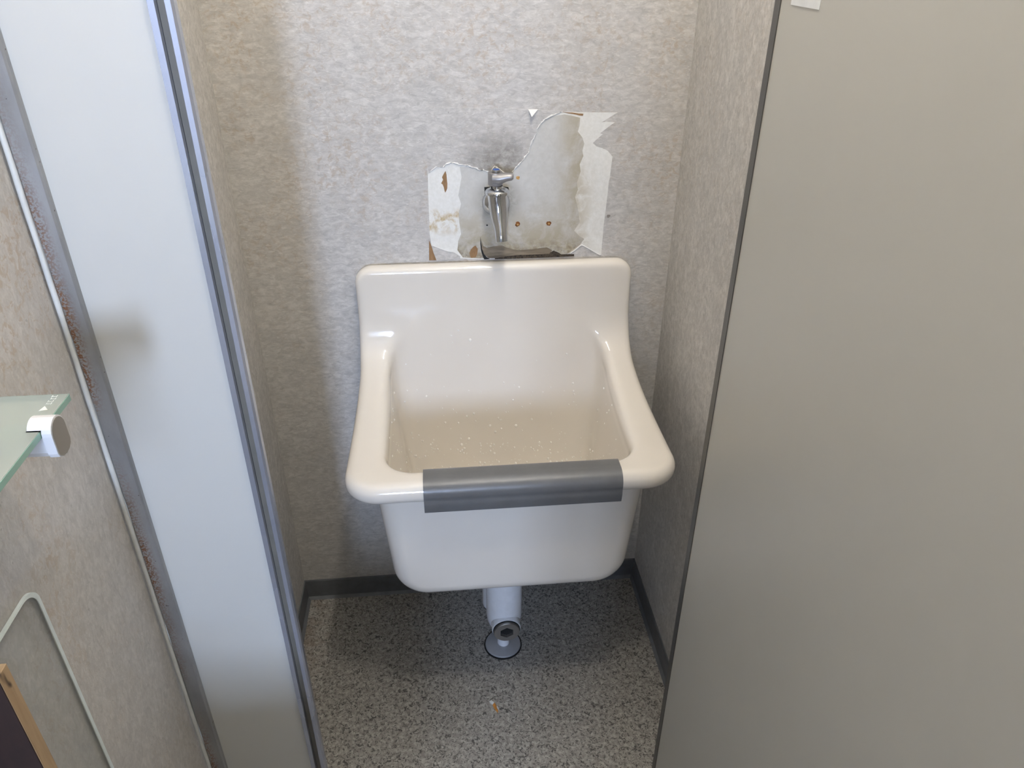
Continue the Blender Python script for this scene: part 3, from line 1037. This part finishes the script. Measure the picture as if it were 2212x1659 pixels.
lathe_obj('aerator', [(0.0, 0.0), (0.0098, 0.0), (0.0098, 0.008)], (FX + 0.004, -0.079, 0.9575), (0, 0, 1), M_BLACK, tap, seg=24)
lathe_obj('bonnet', [(0.0222, 0.0), (0.0228, 0.0020), (0.0226, 0.0042), (0.0205, 0.0070), (0.0150, 0.0096), (0.0105, 0.0108), (0.0105, 0.0150)],
          (FX - 0.001, -0.050, 1.0370), (0, 0, 1), M_CHROME, tap)
lathe_obj('stem', [(0.0095, 0.0), (0.0095, 0.014)], (FX - 0.003, -0.049, 1.0475), (0, 0, 1), M_BLACK, tap, seg=24)
hub = lathe_obj('handle', [(0.0128, 0.0), (0.0138, 0.0015), (0.0138, 0.0215), (0.0125, 0.0238), (0.0, 0.0244)],
                (FX - 0.0040, -0.047, 1.0525), (0, 0, 1), M_SATIN, tap, seg=32)
v, f = tube([(FX - 0.008, -0.050, 1.0660), (FX + 0.004, -0.054, 1.0665), (FX + 0.015, -0.0570, 1.0690), (FX + 0.0245, -0.0590, 1.0700), (FX + 0.0280, -0.0595, 1.0700)],
            [0.0135, 0.0125, 0.0100, 0.0082, 0.0052], seg=20, sub=6, ref=(0, 1, 0), squash=0.80)
lev = mesh_obj('lever', v, f, M_SATIN, tap, smooth=True)
fix_normals(lev)
lathe_obj('cap', [(0.0076, 0.0), (0.0076, 0.0034), (0.0066, 0.0042)], (FX - 0.003, -0.051, 1.0772), (0, 0, 1), M_NICKEL, tap, seg=28)
lathe_obj('blue_insert', [(0.0062, 0.0), (0.0062, 0.0009), (0.0, 0.0011)], (FX - 0.003, -0.051, 1.0811), (0, 0, 1), M_BLUE, tap, seg=24)

# ------------------------------------------------------------------ glass shelf on the side wall
GX1, GZ, GT = -0.100, 1.081, 0.0070
GY0, GY1 = -1.330, -0.8065
shelf = empty('glass_shelf', (SIDE_X, (GY0 + GY1) / 2, GZ))
tag(shelf, 'green-edged glass shelf on white brackets on the wallpapered side wall', 'shelf')
pane = box('glass_pane', SIDE_X + 0.006, GX1, GY0, GY1, GZ, GZ + GT, M_GLASS, shelf, bev=0.0008)
M_GEDGE = plain('green_glass_edge', (0.25, 0.42, 0.36), 0.25, var=0.05)
v, f = join_data([box_data(GX1 + 0.0001, GX1 + 0.0006, GY0 + 0.001, GY1 - 0.001, GZ + 0.0006, GZ + GT - 0.0006),
                  box_data(SIDE_X + 0.008, GX1, GY1 + 0.0001, GY1 + 0.0006, GZ + 0.0006, GZ + GT - 0.0006)])
ge = mesh_obj('green_edge', v, f, M_GEDGE, pane)
# tiny white stamp near the far corner
v, f = [], []
stamp = []
rg = random.Random(4)
zt = GZ + GT + 0.0001
tri = ([(GX1 - 0.0140, GY1 - 0.0285, zt), (GX1 - 0.0070, GY1 - 0.0270, zt), (GX1 - 0.0120, GY1 - 0.0205, zt),
        (GX1 - 0.0140, GY1 - 0.0285, zt + 0.0002), (GX1 - 0.0070, GY1 - 0.0270, zt + 0.0002), (GX1 - 0.0120, GY1 - 0.0205, zt + 0.0002)],
       [(2, 1, 0), (3, 4, 5), (0, 1, 4, 3), (1, 2, 5, 4), (2, 0, 3, 5)])
stamp.append(tri)
for k in range(4):
    yy = GY1 - 0.0175 + k * 0.0042
    for j in range(3):
        a = GX1 - 0.0125 + 0.002 * j + rg.uniform(-0.0004, 0.0004)
        if j == 1:
            stamp.append(box_data(a - 0.0018, a + 0.002, yy, yy + 0.0006, zt, zt + 0.0002))
        else:
            stamp.append(box_data(a, a + 0.0006, yy - 0.0006, yy + 0.0024, zt, zt + 0.0002))
v, f = join_data(stamp)
mesh_obj('printed_mark', v, f, M_PRINT, pane)['label'] = 'tiny white maker stamp too small to read'


def bracket(yc):
    hw_, top, bot = 0.0125, GZ + GT + 0.0065, GZ - 0.024

    def dshape(s=1.0, zb=bot, zt_=top):
        pts_ = []
        for k in range(13):
            a = math.pi * k / 12
            pts_.append((yc + hw_ * s * math.cos(a), zt_ - hw_ + hw_ * s * math.sin(a)))
        zb2 = zb
        for k in range(7):
            a = math.pi + math.pi * k / 6
            pts_.append((yc + hw_ * s * math.cos(a), zb2 + 0.008 + 0.008 * math.sin(a)))
        return pts_
    # arm below the glass, from the wall to the cap
    arm = [(yc - 0.010, GZ - 0.0004), (yc + 0.010, GZ - 0.0004), (yc + 0.010, GZ - 0.016), (yc + 0.006, GZ - 0.022), (yc - 0.006, GZ - 0.022), (yc - 0.010, GZ - 0.016)]
    va, fa = prism(arm, 'x', SIDE_X, GX1 + 0.0015)
    vb, fb = prism(dshape(), 'x', GX1 + 0.0012, GX1 + 0.0090)
    lip = [(q[0], max(q[1], GZ + GT + 0.0003)) for q in dshape()[:13]]
    vc, fc = prism(lip, 'x', GX1 - 0.010, GX1 + 0.0014)
    v_, f_ = join_data([(va, fa), (vb, fb), (vc, fc)])
    b_ = fix_normals(mesh_obj('bracket', v_, f_, M_WHITEPL, shelf))
    ve, fe = prism(dshape(0.94, bot + 0.0008, top - 0.0008), 'x', GX1 + 0.0090, GX1 + 0.0096)
    e_ = fix_normals(mesh_obj('end_cap', ve, fe, M_GREYCAP, b_))
    e_['label'] = 'grey oval end cap'


bracket(-0.8560)
bracket(-1.2650)

# ------------------------------------------------------------------ unseen basin below the shelf, added to shade the left panel's foot
def basin_blocker_sdf(x, y, z):
    px, py = x - (SIDE_X + 0.17), y + 1.45
    sc = lerp(z, 0.52, 0.68, 0.80, 1.0)
    out_ = extr(rrect(px, py, 0.166 * sc, 0.26 * sc, 0.09), np.abs(z - 0.58) - 0.08, 0.03)
    back_ = extr(rrect(px + 0.135, py, 0.033, 0.26, 0.03), np.abs(z - 0.625) - 0.06, 0.015)
    si = lerp(z, 0.56, 0.70, 0.72, 1.0)
    inn = extr(rrect(px - 0.02, py, 0.115 * si, 0.215 * si, 0.09), np.abs(z - 0.69) - 0.15, 0.05)
    return np.maximum(smax(smin(out_, back_, 0.02), -inn, 0.02), SIDE_X + 0.0060 - x)


basin_blocker = empty('shade_basin', (SIDE_X, -1.45, 0.52))
tag(basin_blocker, 'unseen white ceramic basin added to shade the foot of the left panel', 'shade_basin')
P, F = surface_nets(basin_blocker_sdf, (SIDE_X - 0.02, -1.75, 0.50), (SIDE_X + 0.42, -1.15, 0.745), 0.011)
mesh_obj('bowl', project(basin_blocker_sdf, P, 2).tolist(), F.tolist(), M_WHITEPL, basin_blocker, smooth=True)
lathe_obj('waste_pipe', [(0.018, 0.0), (0.018, 0.515)], (SIDE_X + 0.19, -1.45, 0.0), (0, 0, 1), M_CHROME, basin_blocker, seg=20)
lathe_obj('pillar_tap', [(0.022, 0.0), (0.022, 0.006), (0.014, 0.012), (0.013, 0.07), (0.017, 0.075), (0.017, 0.095), (0.0, 0.10)], (SIDE_X + 0.04, -1.45, 0.683), (0, 0, 1), M_CHROME, basin_blocker, seg=24)
v, f = tube([(SIDE_X + 0.04, -1.45, 0.739), (SIDE_X + 0.08, -1.45, 0.749), (SIDE_X + 0.125, -1.45, 0.744), (SIDE_X + 0.135, -1.45, 0.721)], [0.011, 0.011, 0.0105, 0.010], seg=16, sub=6, ref=(0, 1, 0))
fix_normals(mesh_obj('tap_spout', v, f, M_CHROME, basin_blocker, smooth=True))

# ------------------------------------------------------------------ clear splash guard flat against the side wall
guard = empty('splash_guard', (SIDE_X, -0.95, 0.30))
tag(guard, 'clear acrylic splash guard with rounded corner flat on the side wall', 'splash guard')
gy1, gy0, gz0, gz1, gr_ = -0.8160, -1.250, 0.30, 0.8720, 0.022


def rr_outline(y0, y1, z0, z1, r, k=8):
    pts_ = []
    for cyy, czz, a0 in ((y1 - r, z1 - r, 0), (y0 + r, z1 - r, 90), (y0 + r, z0 + r, 180), (y1 - r, z0 + r, 270)):
        for i in range(k + 1):
            a = math.radians(a0 + 90 * i / k)
            pts_.append((cyy + r * math.cos(a), czz + r * math.sin(a)))
    return pts_


out = rr_outline(gy0, gy1, gz0, gz1, gr_)
v, f = prism(out, 'x', SIDE_X + 0.0010, SIDE_X + 0.0038)
fix_normals(mesh_obj('sheet', v, f, M_ACRYL, guard))
o1 = rr_outline(gy0 - 0.0004, gy1 + 0.0004, gz0 - 0.0004, gz1 + 0.0004, gr_)
o2 = [(-1.033 + (q[0] + 1.033) * (1 - 0.0060 / 0.217), 0.586 + (q[1] - 0.586) * (1 - 0.0016 / 0.286)) for q in o1]
n = len(o1)
V = [(SIDE_X + 0.0008, *q) for q in o1] + [(SIDE_X + 0.0042, *q) for q in o1] + [(SIDE_X + 0.0050, *q) for q in o2] + [(SIDE_X + 0.0040, *q) for q in o2]
Fc = []
for i in range(n):
    j = (i + 1) % n
    Fc += [(i, j, n + j, n + i), (n + i, n + j, 2 * n + j, 2 * n + i), (2 * n + i, 2 * n + j, 3 * n + j, 3 * n + i), (3 * n + i, 3 * n + j, j, i)]
fix_normals(mesh_obj('polished_edge', V, Fc, M_ACRYLEDGE, guard))['label'] = 'bright white polished edge'

# ------------------------------------------------------------------ board with plywood edge
bd = empty('plywood_board', (-0.17, -0.952, 0.0))
tag(bd, 'upright plywood board with dark brown face below the glass shelf', 'board')
box('core', SIDE_X + 0.0055, -0.1500, -0.9590, -0.9440, 0.0, 0.9025, M_PLY, bd, bev=0.0006)
box('laminate_face', SIDE_X + 0.0055, -0.1503, -0.9603, -0.9591, 0.0, 0.9000, M_DARKWOOD, bd)['label'] = 'dark red-brown laminate face'

# ------------------------------------------------------------------ scrap on the floor
scrap = empty('litter_scrap', (0.308, -0.362, 0.0))
tag(scrap, 'tiny orange and white scrap lying on the speckled floor', 'litter')


def flake(name, pts2, zmid, mat, th=0.0006):
    """thin curled flake: an outline with a raised middle"""
    cx = sum(q[0] for q in pts2) / len(pts2)
    cyy = sum(q[1] for q in pts2) / len(pts2)
    n_ = len(pts2)
    V_ = [(q[0], q[1], 0.0002 + q[2]) for q in pts2] + [(q[0], q[1], 0.0002 + q[2] + th) for q in pts2]
    V_ += [(cx, cyy, zmid), (cx, cyy, zmid + th)]
    F_ = []
    for i in range(n_):
        j = (i + 1) % n_
        F_ += [(i, j, n_ + j, n_ + i), (n_ + i, n_ + j, 2 * n_ + 1), (j, i, 2 * n_)]
    return fix_normals(mesh_obj(name, V_, F_, mat, scrap))


flake('orange_piece', [(0.3050, -0.3560, 0.001), (0.3095, -0.3530, 0.003), (0.3125, -0.3580, 0.002), (0.3160, -0.3680, 0.0), (0.3155, -0.3775, 0.0), (0.3110, -0.3710, 0.0), (0.3070, -0.3630, 0.0005)], 0.0032, M_ORANGE)
flake('white_piece', [(0.2985, -0.3470, 0.0), (0.3030, -0.3450, 0.002), (0.3070, -0.3495, 0.003), (0.3100, -0.3545, 0.002), (0.3060, -0.3570, 0.001), (0.3010, -0.3525, 0.0)], 0.0036, M_SCRAPW)
flake('white_piece', [(0.3125, -0.3600, 0.001), (0.3170, -0.3640, 0.003), (0.3178, -0.3710, 0.001), (0.3150, -0.3680, 0.001)], 0.0030, M_SCRAPW)

# ------------------------------------------------------------------ ceiling lamp
LX, LY0, LY1, LZ = 0.39, -0.78, -0.22, 2.30
lamp = empty('ceiling_lamp', (LX, (LY0 + LY1) / 2, CEIL))
tag(lamp, 'white fluorescent batten lamp on the alcove ceiling', 'lamp')
box('housing', LX - 0.035, LX + 0.035, LY0 - 0.05, LY1 + 0.05, LZ + 0.035, CEIL, M_FIXTURE, lamp, bev=0.004)
lathe_obj('tube', [(0.013, 0.0), (0.013, LY1 - LY0)], (LX, LY0, LZ), (0, 1, 0), M_TUBE, lamp, seg=16)
box('lamp_holder', LX - 0.014, LX + 0.014, LY0 - 0.03, LY0, LZ - 0.016, LZ + 0.036, M_FIXTURE, lamp)
box('lamp_holder', LX - 0.014, LX + 0.014, LY1, LY1 + 0.03, LZ - 0.016, LZ + 0.036, M_FIXTURE, lamp)

bulb = empty('bulb_lamp', (0.39, -0.98, CEIL))
tag(bulb, 'round opal bulb lamp on the ceiling in front of the alcove', 'lamp')
lathe_obj('rose', [(0.055, 0.0), (0.055, 0.012), (0.030, 0.030), (0.022, 0.062)], (0.39, -0.98, CEIL), (0, 0, -1), M_FIXTURE, bulb, seg=28)
lathe_obj('globe', [(0.05 * math.sin(math.pi * k / 16), 0.05 - 0.05 * math.cos(math.pi * k / 16)) for k in range(17)], (0.39, -0.98, CEIL - 0.058), (0, 0, -1), M_BULB, bulb, seg=24, bev=False)
